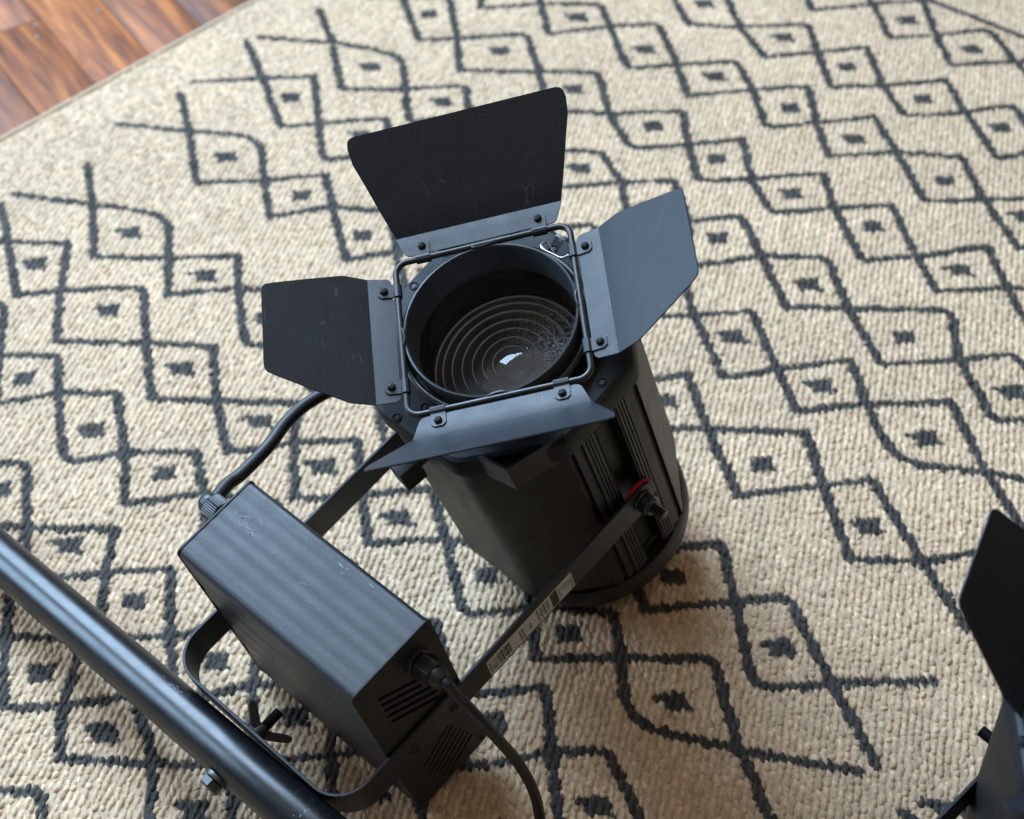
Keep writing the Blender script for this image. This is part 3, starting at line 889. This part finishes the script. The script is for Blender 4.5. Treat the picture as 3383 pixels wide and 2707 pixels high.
def curve_plate(outer, holes, z0, th):
    """flat plate with real holes, from a filled 2D curve"""
    cu = bpy.data.curves.new('plate', 'CURVE')
    cu.dimensions = '2D'
    cu.fill_mode = 'BOTH'
    cu.extrude = th / 2
    for ring in [outer] + holes:
        sp = cu.splines.new('POLY')
        sp.points.add(len(ring) - 1)
        for p, q in zip(sp.points, ring):
            p.co = (q[0], q[1], 0, 1)
        sp.use_cyclic_u = True
    ob = bpy.data.objects.new('plate_tmp', cu)
    scene.collection.objects.link(ob)
    dg = bpy.context.evaluated_depsgraph_get()
    me = ob.evaluated_get(dg).to_mesh()
    v = [(p.co.x, p.co.y, p.co.z + z0 + th / 2) for p in me.vertices]
    f = [tuple(p.vertices) for p in me.polygons]
    ob.evaluated_get(dg).to_mesh_clear()
    bpy.data.objects.remove(ob)
    bpy.data.curves.remove(cu)
    return v, f


def slot(ax, ay, bx, by, r, n=5):
    d = math.atan2(by - ay, bx - ax)
    pts = []
    for k in range(n + 1):
        a = d - math.pi / 2 + math.pi * k / n
        pts.append((bx + r * math.cos(a), by + r * math.sin(a)))
    for k in range(n + 1):
        a = d + math.pi / 2 + math.pi * k / n
        pts.append((ax + r * math.cos(a), ay + r * math.sin(a)))
    return pts


def gland(mb, T):
    """cable gland along +z: flange, ribbed hexagonal nut, domed seal"""
    mb.add(*hexnut(0.0135, 0.0050), T)
    n = 72
    rings = []
    for s, z in ((0.90, 0.0065), (1.0, 0.0080), (1.0, 0.0215), (0.93, 0.0232)):
        ring = []
        for j in range(n):
            a = 2 * math.pi * j / n
            dl = (a % (math.pi / 3)) - math.pi / 6
            r = 0.0118 / math.cos(dl)
            r = min(r, 0.0132)
            r -= 0.0006 * (j % 2)
            ring.append((r * s * math.cos(a), r * s * math.sin(a), z))
        rings.append(ring)
    mb.add(*loft(rings), T)
    mb.add(*lathe([(0.0100, 0.022), (0.0102, 0.026), (0.0092, 0.0300), (0.0072, 0.0330), (0.0050, 0.0340)], 28, True, True), T)


def build_light(root, beta, doors, with_supply=True, knob=True):
    Z = Vector((0, 0, 1))
    pv = Vector((math.cos(PIV), math.sin(PIV), 0))
    e0 = Vector((math.sin(PIV), -math.cos(PIV), 0))
    e = e0 * math.cos(beta) + Z * math.sin(beta)
    zz = Z * math.cos(beta) - e0 * math.sin(beta)
    # yoke frame: x along the pivots, y towards the supply box, z upwards from the strap
    Y = axes(Vector((0, 0, -0.2185)), pv, e, zz)

    # --- housing: extruded profile with rear end
    b = MB()
    b.add(*loft([octagon(AP, -0.058, scale=0.985), octagon(AP, -0.061), octagon(AP, -0.330), octagon(AP, -0.337, scale=0.982)], False, True))
    housing = b.build('housing', M['housing'], root, 28)
    # faint pressed lines round the rear end
    b = MB()
    b.add(*loft([octagon(AP * 0.90, -0.337, channel=False), octagon(AP * 0.90, -0.346, channel=False), octagon(AP * 0.84, -0.362, channel=False)]))
    for k in range(14):
        a = 2 * math.pi * k / 14
        b.add(*box(0.030, 0.088, -0.0014, 0.0014, -0.374, -0.361), Matrix.Rotation(a, 4, 'Z'))
    b.build('rear_heat_sink', M['plastic'], root, 28)
    b = MB()
    b.add(*lathe([(0.0900, -0.354), (0.1045, -0.352), (0.1080, -0.358), (0.1080, -0.377), (0.1045, -0.3840), (0.0925, -0.3840), (0.0890, -0.377)], 72, closed=True), Matrix.Translation((0.0069, -0.0040, 0)))
    for k in range(6):
        a = PIV + math.pi / 6 + k * math.pi / 3
        b.add(*bbox(0.094, 0.108, -0.009, 0.009, -0.358, -0.334, 0.0015), Matrix.Rotation(a, 4, 'Z'))
    b.build('rear_guard', M['rubber'], root, 35)

    # --- front bezel: an eight-sided moulding with a round opening
    N = len(octagon(0.118, 0, channel=False))

    def circ(r, z):
        return [(r * math.cos(PIV - R(22.5) * 9 / 9.5 + 2 * math.pi * j / N), r * math.sin(PIV - R(22.5) * 9 / 9.5 + 2 * math.pi * j / N), z) for j in range(N)]

    A2 = 0.1165
    b = MB()
    b.add(*loft([circ(0.081, -0.070), circ(0.081, -0.037), circ(0.083, -0.035), octagon(A2 * 0.955, -0.035, channel=False), octagon(A2 * 0.985, -0.037, channel=False),
                 octagon(A2, -0.041, channel=False), octagon(A2, -0.060, channel=False), octagon(A2 * 0.965, -0.066, channel=False)], False, False))
    bez = b.build('front_bezel', M['bezel'], root, 28)
    for x, y in ((-0.073, 0.078), (-0.073, -0.052), (-0.099, -0.056), (0.083, -0.066), (0.058, 0.083)):
        t = MB()
        t.add(*lathe([(0.0034, -0.0352), (0.0040, -0.0341), (0.0046, -0.0352)], 20))
        t.add(*lathe([(0.0022, -0.0352), (0.0020, -0.0344), (0.0009, -0.0344)], 14, False, True))
        o = t.build('bezel_rivet', M['coat'], bez)
        o.location = (x, y, 0)

    # --- barn-door ring and dark tube down to the lens
    b = MB()
    prof = [(0.0775, -0.037)]
    prof += [(0.0775, -0.004), (0.0782, -0.0015), (0.0778, 0.0004), (0.0765, 0.0008), (0.0756, -0.0004), (0.0754, -0.004), (0.0752, -0.028), (0.0746, -0.030), (0.0746, -0.037)]
    b.add(*lathe(prof, 128))
    b.build('barn_door_ring', M['ring'], root, 30)
    b = MB()
    prof = [(0.0800, -0.0365), (0.0742, -0.036), (0.0740, -0.040), (0.0738, -0.056), (0.0730, -0.0575), (0.0728, -0.0700), (0.0715, -0.0728)]
    b.add(*lathe(prof, 128))
    b.build('lens_tube', M['inner'], root, 30)
    b = MB()
    b.add(*lathe([(0.0835 + 0.0034 * math.cos(a), -0.0150 + 0.0034 * math.sin(a)) for a in [2 * math.pi * k / 12 for k in range(12)]], 128, closed=True))
    b.add(*lathe([(0.0770, -0.019), (0.0838, -0.0185), (0.0838, -0.0205), (0.0770, -0.021)], 128, closed=True))
    b.build('rotating_ring', M['wire'], root, 40)
    b = MB()
    b.add(*lathe([(0.0705, -0.074), (0.0700, -0.100), (0.060, -0.135), (0.045, -0.170), (0.035, -0.185)], 64, False, False))
    b.add(*lathe([(0.036, -0.185), (0.001, -0.186)], 48, False, True))
    b.build('lamp_chamber', M['dark'], root, 40)
    b = MB()
    b.add(*lathe([(0.014, -0.1845), (0.014, -0.1825), (0.0135, -0.182)], 32, False, True))
    b.build('led_chip', M['led'], root)

    # --- fresnel lens, stepped rings
    prof = []
    steps = []
    rad = [0.0, 0.0163, 0.0258, 0.0353, 0.0448, 0.0543, 0.0630, 0.0698]
    top = -0.0720
    for k in range(7):
        r0, r1 = rad[k], rad[k + 1]
        m = 6 if k == 0 else 3
        hi = top if k else top + 0.0006
        if k:
            prof.append((r0 + 0.0006, hi))
            prof.append((r0 + 0.0009, hi - 0.00012))
        for j in range(0 if k == 0 else 1, m + 1):
            r = r0 + (r1 - r0) * j / m
            prof.append((max(r, 0.0003), hi - ((r * r - r0 * r0) / (2 * (0.075 if k == 0 else 0.150)))))
        steps.append(len(prof) - 1)
        prof.append((r1 + 0.0003, top - 0.00025))
    prof.append((0.0718, top - 0.001))
    prof.append((0.0718, top - 0.0080))
    prof.append((0.0003, top - 0.0080))
    b = MB()
    b.add(*lathe(prof, 128, True, True))
    for i in range(len(prof) - 1):
        if i in steps:
            for j in range(128):
                b.m[i * 128 + j] = 1
    for j in range(128):
        b.m[(len(prof) - 2) * 128 + j] = 2
    b.build('fresnel_lens', [M['lens'], M['lens_step'], M['lens_back']], root, 24)

    # --- square wire frame that carries the doors
    path = []
    r = 0.0115
    for cx, cy, a0 in ((1, 1, 0), (-1, 1, 90), (-1, -1, 180), (1, -1, 270)):
        for k in range(9):
            a = R(a0 + 90 * k / 8)
            path.append((cx * (HS - r) + r * math.cos(a), cy * (HS - r) + r * math.sin(a), 0))
    full = []
    for i in range(len(path)):
        full.append(path[i])
    b = MB()
    b.add(*tube(full, 0.0029, 14, closed=True))
    for a in (0, 90, 180, 270):      # short loops tie the wire to the ring
        T = Matrix.Rotation(R(a), 4, 'Z')
        b.add(*tube(smooth_path([(0.0800, -0.011, 0.001), (0.0772, -0.006, 0.0022), (0.0768, 0.004, 0.0022), (0.0800, 0.010, 0.001)], 6), 0.0013, 8), T)
    b.build('door_frame', M['wire'], root, 40)

    for key, (s, p) in doors.items():
        barn_door(root, key, R(s), R(p))

    # --- accessory brackets folded out of the bezel
    for rot in (0, 180):
        T = Matrix.Rotation(R(rot), 4, 'Z')
        b = MB()
        th = 0.0022
        pts = [(-0.0300, -0.1150), (-0.0072, -0.1330), (0.0450, -0.1100)]
        inn = [(-0.0270, -0.1142), (-0.0070, -0.1300), (0.0418, -0.1085)]
        for i in (0, 1):
            q = [pts[i], pts[i + 1], inn[i + 1], inn[i]]
            b.add(*prism_xy(q, -0.066, -0.0295), T)
        b.build('accessory_bracket', M['coat'], root, 20, smooth=False)
    # wire spring latch and its block
    b = MB()
    pts = [(0.0590, 0.0749, -0.036), (0.0539, 0.0906, -0.030), (0.0475, 0.086, -0.029), (0.0513, 0.0785, -0.028), (0.0653, 0.0641, -0.026), (0.0733, 0.0681, -0.028)]
    fine = []
    for i in range(len(pts) - 1):
        for k in range(6):
            fine.append(Vector(pts[i]).lerp(Vector(pts[i + 1]), k / 6))
    fine.append(Vector(pts[-1]))
    for _ in range(2):
        fine = [fine[0]] + [(fine[i - 1] + fine[i] * 2 + fine[i + 1]) / 4 for i in range(1, len(fine) - 1)] + [fine[-1]]
    b.add(*tube(fine, 0.0011, 8))
    b.build('spring_latch', M['steel'], root)
    b = MB()
    b.add(*bbox(-0.0065, 0.0065, -0.008, 0.008, -0.012, 0.010, 0.0015), axes((0.0635, 0.0900, -0.045), Vector((0.8, -0.6, 0)), Vector((0.6, 0.8, 0)), Z))
    b.build('latch_block', M['plastic'], root, 25)
    if knob:
        b = MB()
        u = Vector((math.cos(R(-147)), math.sin(R(-147)), 0))
        w = Vector((-u.y, u.x, 0))
        T = axes(u * 0.112 + Z * -0.100, w, Z, u)
        b.add(*lathe([(0.006, 0.0), (0.006, 0.013)], 18, True, True), T)
        b.add(*bbox(-0.0100, 0.0100, -0.015, 0.015, 0.008, 0.030, 0.0016), T)
        for k in range(-4, 5):
            b.add(*box(-0.0103, 0.0103, k * 0.0030 - 0.0007, k * 0.0030 + 0.0007, 0.011, 0.0304), T)
        b.build('lock_knob', M['plastic'], root, 25)

    # --- yoke strap, bent into a U
    xl, xr, yb, rc = -0.1115, 0.1220, 0.3945, 0.034
    th = 0.0031
    zlo, zhi = -0.0130, 0.0260
    zc, hw = (zlo + zhi) / 2, (zhi - zlo) / 2
    path = []          # centre line (x, y), half width
    for t in (0.0, 0.25, 0.5, 0.75, 1.0):
        yy = -hw + hw * t
        path.append((xr, yy, max(0.002, math.sqrt(max(0, hw * hw - yy * yy)))))
    path.append((xr, 0.18, hw))
    for k in range(11):
        a = R(90 * k / 10)
        path.append((xr - rc + rc * math.cos(a), yb - rc + rc * math.sin(a), hw))
    for k in range(11):
        a = R(90 + 90 * k / 10)
        path.append((xl + rc + rc * math.cos(a), yb - rc + rc * math.sin(a), hw))
    path.append((xl, 0.18, hw))
    for t in (1.0, 0.75, 0.5, 0.25, 0.0):
        yy = -hw + hw * t
        path.append((xl, yy, max(0.002, math.sqrt(max(0, hw * hw - yy * yy)))))
    rings = []
    m = len(path)
    for i in range(m):
        p, q = path[max(i - 1, 0)], path[min(i + 1, m - 1)]
        d = Vector((q[0] - p[0], q[1] - p[1], 0)).normalized()
        nn = Vector((d.y, -d.x, 0))
        c = Vector((path[i][0], path[i][1], zc))
        w = path[i][2]
        ch = 0.0005
        prof = [(th / 2, w - ch), (th / 2 - ch, w), (-th / 2 + ch, w), (-th / 2, w - ch), (-th / 2, -w + ch), (-th / 2 + ch, -w), (th / 2 - ch, -w), (th / 2, -w + ch)]
        rings.append([tuple(c + nn * s + Z * u) for s, u in prof])
    b = MB()
    b.add(*loft(rings), Y)
    yoke = b.build('yoke', M['coat'], root, 30)
    for sg, x0 in ((1, xr), (-1, xl)):
        T = Y @ axes(Vector((x0 + sg * th / 2, 0, zc)), Vector((0, 1, 0)), Vector((0, 0, 1)) * sg, Vector((sg, 0, 0)))
        b = MB()
        b.add(*lathe([(0.0115, 0), (0.0120, 0.0012), (0.0115, 0.0022)], 28, True, True), T)
        b.add(*hexnut(0.0112, 0.0095), T @ Matrix.Translation((0, 0, 0.0022)))
        b.add(*lathe([(0.0088, 0.0110), (0.0082, 0.0140), (0.0050, 0.0145)], 24, True, True), T)
        pr = []
        for k in range(15):
            pr += [(0.0052, 0.0140 + k * 0.0009), (0.0045, 0.0140 + k * 0.0009 + 0.00045)]
        b.add(*lathe(pr, 18, False, True), T)
        b.build('pivot_nut', M['nutdark'], yoke, 35)
        b = MB()
        b.add(*lathe([(0.0195, 0), (0.0201, 0.0010), (0.0201, 0.0028), (0.0200, 0.0036)], 40, True, True), T @ Matrix.Translation((0, 0, -th - 0.0042)))
        b.build('friction_washer', M['red'], yoke, 35)

    if not with_supply:
        return Y

    # --- sticker on the arm
    lab = MB()
    y0, y1, z0, z1 = 0.1000, 0.2145, -0.0098, 0.0160
    xf = xr + th / 2
    lab.add(*box(xf, xf + 0.0003, y0, y1, z0, z1), Y, 0)
    Lw, Lh = y1 - y0, z1 - z0

    def ink(a0, a1, c0, c1, mat=1):
        # a: along from the pivot end (0..1), c: across from the upper edge (0..1)
        lab.add(*box(xf + 0.0003, xf + 0.00045, y0 + Lw * a0, y0 + Lw * a1, z1 - Lh * c1, z1 - Lh * c0), Y, mat)

    def arc(ac, cc, r0, r1, d0, d1, n=14):
        v, f = [], []
        for k in range(n + 1):
            a = R(d0 + (d1 - d0) * k / n)
            for r in (r0, r1):
                v.append((xf + 0.0004, y0 + Lw * ac + r * math.cos(a), z1 - Lh * cc + r * math.sin(a)))
        for k in range(n):
            f.append((2 * k, 2 * k + 1, 2 * k + 3, 2 * k + 2))
        lab.add(v, f, Y, 1)

    ink(0.010, 0.014, 0.08, 0.92)
    ink(0.022, 0.026, 0.30, 0.92)
    ink(0.034, 0.038, 0.50, 0.92)
    arc(0.100, 0.50, 0.0072, 0.0080, -60, 190)
    arc(0.100, 0.50, 0.0050, 0.0057, 20, 250)
    arc(0.100, 0.50, 0.0020, 0.0031, 0, 300)
    ink(0.165, 0.168, 0.05, 0.95)
    ink(0.185, 0.262, 0.05, 0.95, 2)
    for k in range(5):
        ink(0.19 + k * 0.0148, 0.196 + k * 0.0148, 0.10, 0.90)
    for k, (w, c1) in enumerate(((0.010, 0.80), (0.006, 0.80), (0.012, 0.86), (0.006, 0.66), (0.010, 0.84), (0.008, 0.60))):
        ink(0.295 + k * 0.020, 0.295 + k * 0.020 + w, 0.10 if k != 5 else 0.42, c1)
    ink(0.415, 0.425, 0.12, 0.86)
    ink(0.405, 0.432, 0.12, 0.18)
    # a single character
    ink(0.505, 0.512, 0.40, 0.72)
    ink(0.512, 0.528, 0.66, 0.72)
    ink(0.512, 0.526, 0.40, 0.46)
    ink(0.522, 0.528, 0.55, 0.72)
    # a cluster of small glyphs
    for i in range(3):
        for j in range(2):
            a0, c0 = 0.590 + j * 0.030, 0.24 + i * 0.22
            ink(a0, a0 + 0.018, c0, c0 + 0.05)
            ink(a0 + 0.006, a0 + 0.011, c0, c0 + 0.16)
            ink(a0, a0 + 0.018, c0 + 0.11, c0 + 0.16)
    # block lettering near the lower end
    x = 0.745
    for k, (w, g) in enumerate(((0.006, 0.004), (0.012, 0.005), (0.006, 0.004), (0.018, 0.006), (0.006, 0.004), (0.006, 0.008), (0.014, 0.006))):
        ink(x, x + w, 0.10 + 0.06 * (k % 2), 0.88 - 0.05 * (k % 3))
        x += w + g
    for k in range(4):
        ink(0.752 + k * 0.022, 0.766 + k * 0.022, 0.42, 0.50, 0)
    ink(0.885, 0.888, 0.05, 0.95)
    for k in range(4):
        ink(0.850 + k * 0.009, 0.854 + k * 0.009, 0.12, 0.88)
    arc(0.935, 0.36, 0.0046, 0.0054, 0, 320)
    arc(0.935, 0.36, 0.0022, 0.0029, 40, 330)
    ink(0.905, 0.968, 0.64, 0.70)
    ink(0.905, 0.955, 0.76, 0.82)
    ink(0.975, 0.985, 0.20, 0.85)
    lab.build('label_sticker', [M['paper'], M['ink'], M['grime']], yoke, smooth=False)

    # --- bolt, wing nut on the inside of the yoke base
    yin = yb - th / 2
    T = Y @ axes(Vector((0.0, yin, zc - 0.002)), Vector((1, 0, 0)), Vector((0, 0, 1)), Vector((0, -1, 0)))
    b = MB()
    b.add(*lathe([(0.0100, 0), (0.0104, 0.0008), (0.0100, 0.0016)], 26, True, True), T, 1)
    b.add(*lathe([(0.0085, 0.0016), (0.0070, 0.0080), (0.0062, 0.0110)], 22, True, True), T)
    for a in (145, -35):
        W = T @ Matrix.Rotation(R(a), 4, 'Z')
        prof = [(0.003, 0.002), (0.010, 0.004), (0.0215, 0.0135), (0.0235, 0.0175), (0.0215, 0.0205), (0.0165, 0.0190), (0.006, 0.0110), (0.003, 0.0105)]
        b.add(*loft([[(r * 1.12, -0.0052, h) for r, h in prof], [(r * 1.12, 0.0052, h) for r, h in prof]]), W)
    pr = []
    for k in range(20):
        pr += [(0.0052, 0.0100 + k * 0.0010), (0.0045, 0.0105 + k * 0.0010)]
    b.add(*lathe(pr, 16, False, True), T)
    b.build('wing_nut', [M['rubber'], M['bolt']], yoke, 35)

    # --- power supply box, carried between the arms
    cx, cz = (0.243 + 0.3345) / 2, (-0.103 + 0.1455) / 2
    hx, hz = (0.3345 - 0.243) / 2, (0.1455 + 0.103) / 2

    def shell_outline(dx=0.0):
        pts = []
        r = 0.0062
        hx_, hz_ = hx + dx, hz + dx
        # top edge with shallow waves, then round the box
        n = 60
        for k in range(n + 1):
            x = -hx_ + r + (2 * hx_ - 2 * r) * k / n
            s = abs(x) / (hx_ - r)
            amp = 0.00020 * (1 if s < 0.70 else max(0, (0.82 - s) / 0.12))
            pts.append((x, hz_ - amp * (1 - math.cos(2 * math.pi * (x + 0.0025 * math.sin(x * 95)) / 0.0158 + math.pi)) * 0.5))
        for k in range(1, 6):
            a = R(90 - 90 * k / 6)
            pts.append((hx_ - r + r * math.cos(a), hz_ - r + r * math.sin(a)))
        n = 40
        for k in range(n + 1):
            z = hz_ - r - (2 * hz_ - 2 * r) * k / n
            amp = 0.0009 if abs(z) < hz_ * 0.8 else 0
            pts.append((hx_ - amp * (1 - math.cos(2 * math.pi * z / 0.042)) * 0.5, z))
        for k in range(1, 6):
            a = R(-90 * k / 6)
            pts.append((hx_ - r + r * math.cos(a), -hz_ + r + r * math.sin(a)))
        pts.append((hx_ - r, -hz_))
        pts.append((-hx_ + r, -hz_))
        for k in range(1, 6):
            a = R(-90 - 90 * k / 6)
            pts.append((-hx_ + r + r * math.cos(a), -hz_ + r + r * math.sin(a)))
        n = 40
        for k in range(n + 1):
            z = -hz_ + r + (2 * hz_ - 2 * r) * k / n
            amp = 0.0009 if abs(z) < hz_ * 0.8 else 0
            pts.append((-hx_ + amp * (1 - math.cos(2 * math.pi * z / 0.042)) * 0.5, z))
        for k in range(1, 6):
            a = R(180 - 90 * k / 6)
            pts.append((-hx_ + r + r * math.cos(a), hz_ - r + r * math.sin(a)))
        return pts

    # box frame: x = y' (towards the yoke base), y = z', z = x' along the box
    BX = Y @ axes(Vector((0, cx, cz)), Vector((0, 1, 0)), Vector((0, 0, 1)), Vector((1, 0, 0)))
    o_ = shell_outline()
    i_ = shell_outline(-0.0022)
    xa, xb = -0.1035, 0.1172
    b = MB()
    b.add(*loft([[(x, y, xa) for x, y in i_], [(x, y, xa) for x, y in o_], [(x, y, xb) for x, y in o_], [(x, y, xb) for x, y in i_]], closed=True), BX)
    b.add(*prism_xy([(x * 0.97, y * 0.985) for x, y in i_], xb - 0.014, xb - 0.012), BX, 1)  # dark plate stands in for the shade behind the vent slots
    sup = b.build('power_supply', [M['box'], M['dark']], root, 30)
    # end panels
    holes = []
    for k in range(5):
        ax, az = 0.3140 - cx, 0.1105 - 0.0114 * k - cz
        holes.append(slot(ax, az, ax - 0.046, az - 0.0325, 0.0021))
    for k in range(7):
        ax, az = 0.3120 - 0.0027 * k - cx, -0.0500 - 0.0086 * k + 0.004 - cz
        holes.append(slot(ax, az, ax - 0.040, az + 0.024, 0.0015))
    outer = round_rect(hx + 0.0006, hz + 0.0008, 0.0062)
    b = MB()
    b.add(*curve_plate(outer, holes, xb + 0.0004, 0.0018), BX)
    b.build('end_panel', M['panel'], sup, 25)
    b = MB()
    b.add(*prism_xy(outer, xa - 0.0022, xa - 0.0004), BX)
    b.build('end_panel', M['panel'], sup, 25)
    for x, y in ((hx - 0.0055, hz - 0.008), (-hx + 0.0055, hz - 0.0065), (hx - 0.0055, -hz + 0.008), (-hx + 0.0055, -hz + 0.008)):
        s = screw_mb(0.0030, 0.0016).build('screw', [M['screw'], M['dark']], sup, 40)
        s.matrix_local = BX @ Matrix.Translation((x, y, xb + 0.0022))
    for yy in (0.3105, 0.2595):
        s = screw_mb(0.0056, 0.0022).build('screw', [M['screw'], M['dark']], yoke, 40)
        s.matrix_local = Y @ axes(Vector((xr + th / 2, yy, 0.0015)), Vector((0, 1, 0)), Vector((0, 0, 1)), Vector((1, 0, 0)))
    # glands
    b = MB()
    gland(b, Y @ axes(Vector((xb + 0.0020, 0.2695, 0.112)), Vector((0, 1, 0)), Vector((0, 0, 1)), Vector((1, 0, 0))))
    b.build('cable_gland', M['plastic'], sup, 25)
    b = MB()
    gland(b, Y @ axes(Vector((xa - 0.0020, 0.2800, 0.127)), Vector((0, 0, 1)), Vector((0, 1, 0)), Vector((-1, 0, 0))))
    b.build('cable_gland', M['plastic'], sup, 25)
    # chalky scuffs on the lid
    b = MB()
    zt = hz + 0.0003

    def scuff(pts, w):
        # pts: (x along box, y across) on the lid
        P = smooth_path([(p[1], zt, p[0]) for p in pts], 5)
        b.add(*tube(P, [max(0.0001, w * 0.7 * random.uniform(0.2, 1.0)) for _ in P], 5), BX)

    def ringm(cx_, cy_, r0, r1, a0, a1, w):
        scuff([(cx_ + r0 * math.cos(R(a)), cy_ + r1 * math.sin(R(a))) for a in np.linspace(a0, a1, 9)], w)

    ringm(-0.068, -0.016, 0.0072, 0.0062, 20, 330, 0.00035)
    ringm(-0.078, -0.013, 0.0045, 0.0050, 60, 300, 0.00025)
    scuff([(-0.086, -0.013), (-0.080, -0.017), (-0.076, -0.012), (-0.070, -0.010)], 0.0003)
    scuff([(-0.066, -0.007), (-0.063, -0.009), (-0.060, -0.0065)], 0.0007)
    scuff([(-0.092, -0.016), (-0.088, -0.012)], 0.0003)
    scuff([(-0.034, -0.006), (-0.031, -0.009)], 0.0006)
    scuff([(0.006, 0.0), (0.010, -0.004), (0.012, -0.003)], 0.0004)
    scuff([(0.020, -0.036), (0.026, -0.035), (0.032, -0.0365)], 0.0007)
    scuff([(0.028, -0.030), (0.033, -0.031)], 0.0004)
    scuff([(0.055, -0.038), (0.062, -0.0375)], 0.0004)
    b.build('lid_scuffs', M['chalk'], sup)['kind'] = 'stuff'
    return Y


M['nutdark'] = plain('nut_dark_steel', (0.06, 0.064, 0.07), 0.33, 0.7)

LIGHT = Matrix(((0.973894, -0.066391, -0.217079, -0.01529), (0.009622, 0.96749, -0.252724, 1.09468), (0.226801, 0.244038, 0.942872, 0.39595), (0, 0, 0, 1)))
# parent empty sits at the light's foot; its axes follow the light
light = empty('stage_light', LIGHT)
tag(light, 'black stage light with four open barn doors, leaning on the rug with its supply box', 'stage light', 'stage lights standing on the rug')
YK = build_light(light, R(5.0), {'T': (3, 37), 'B': (7, 49.5), 'L': (14, 36), 'R': (9, 35)})


def wpt(y):
    return LIGHT @ YK @ Vector(y)


inv = LIGHT.inverted()
# mains cable from the near gland down to the rug and out of view
g0 = wpt((0.1190 + 0.028, 0.2695, 0.112))
g1 = wpt((0.1190 + 0.038, 0.2690, 0.1115))
pts = [g0, g1] + MAINS + [(0.012, 0.815, 0.0055), (0.020, 0.76, 0.0055), (0.05, 0.66, 0.0055)]
b = MB()
b.add(*tube([inv @ p for p in smooth_path(pts, 8)], 0.0050, 14))
b.build('mains_cable', M['rubber'], light, 40)
# lamp cable from the far gland up behind the left door into the housing
h0 = wpt((-0.1055 - 0.024, 0.2790, 0.127))
pts = [h0] + LEAD + [(-0.12, 1.20, 0.240), (-0.09, 1.20, 0.232)]
b = MB()
b.add(*tube([inv @ p for p in smooth_path(pts, 8)], 0.0064, 14))
b.build('lamp_cable', M['rubber'], light, 40)


# ------------------------------------------------------------------ pipe bolted along the yoke
def make_pipe():
    A = wpt((0.0, 0.4205, 0.0015))
    left = Vector((-0.5329, 1.1512, 0.050))
    d = (A - left).normalized()
    r = 0.0232
    up = Vector((0, 0, 1))
    side = d.cross(up).normalized()
    up2 = side.cross(d)
    T = axes(A, side, up2, d)
    root = empty('steel_pipe', T)
    tag(root, 'thick black steel pipe bolted along the base of the yoke', 'pipe')
    b = MB()
    b.add(*lathe([(r - 0.003, -0.95), (r, -0.95), (r, -0.40), (r, 0.0), (r, 0.165), (r - 0.001, 0.167), (r - 0.003, 0.167)], 48))
    b.build('tube_wall', M['pipe'], root, 40)
    b = MB()
    b.add(*lathe([(0.0005, 0.120), (r - 0.003, 0.121)], 32))
    b.build('end_plug', M['plastic'], root)
    # hexagon bolt head on the outer side
    inv2 = T.inverted()
    e = (LIGHT.to_3x3() @ YK.to_3x3() @ Vector((0, 1, 0))).normalized()
    x = (LIGHT.to_3x3() @ YK.to_3x3() @ Vector((1, 0, 0))).normalized()
    z = x.cross(e)
    W = axes(A + e * (r - 0.0022), x, z * -1, e)
    b = MB()
    b.add(*lathe([(0.0128, 0), (0.0132, 0.0010), (0.0128, 0.0040)], 30, True, True), inv2 @ W)
    b.add(*hexnut(0.0108, 0.0095), inv2 @ W @ Matrix.Translation((0, 0, 0.0040)) @ Matrix.Rotation(R(14), 4, 'Z'))
    b.build('hex_bolt', M['bolt'], root, 35)
    # chipped paint
    b = MB()
    rr = random.Random(12)

    def chip(zc, ac, n, spread_z, spread_a, s):
        for _ in range(n):
            zz_ = zc + rr.gauss(0, spread_z)
            aa = ac + rr.gauss(0, spread_a)
            L = rr.uniform(0.3, 1.0) * s
            wv = rr.uniform(0.15, 0.5) * s
            q = []
            for k in range(6):
                t = 2 * math.pi * k / 6 + rr.uniform(-0.3, 0.3)
                z1 = zz_ + L * math.cos(t) * rr.uniform(0.6, 1)
                a1 = aa + wv / r * math.sin(t) * rr.uniform(0.6, 1)
                q.append(((r + 0.00012) * math.cos(a1), (r + 0.00012) * math.sin(a1), z1))
            b.add(q, [tuple(range(6))])

    chip(-0.090, R(104), 20, 0.006, 0.07, 0.0030)
    chip(-0.120, R(100), 6, 0.012, 0.10, 0.0018)
    chip(0.105, R(85), 14, 0.006, 0.14, 0.0016)
    b.build('paint_chips', M['chip'], root, smooth=False)['kind'] = 'stuff'


M['chip'] = plain('chipped_paint', (0.085, 0.105, 0.125), 0.5, 0.2)
make_pipe()

# ------------------------------------------------------------------ second light at the right
LIGHT2 = Matrix(((0.886541, 0.462466, -0.013067, 0.46171), (-0.462079, 0.883688, -0.074684, 0.67442), (-0.022992, 0.072249, 0.997122, 0.38719), (0, 0, 0, 1)))
PIV = R(-22.9)       # on this one the doors are turned round against the yoke
light2 = empty('stage_light', LIGHT2)
tag(light2, 'black stage light cut off by the right edge, one barn door and yoke nut showing', 'stage light', 'stage lights standing on the rug')
build_light(light2, R(-8.65), {'T': (3, 40), 'B': (8, 45), 'L': (14, 49.8), 'R': (9, 35)}, knob=False)
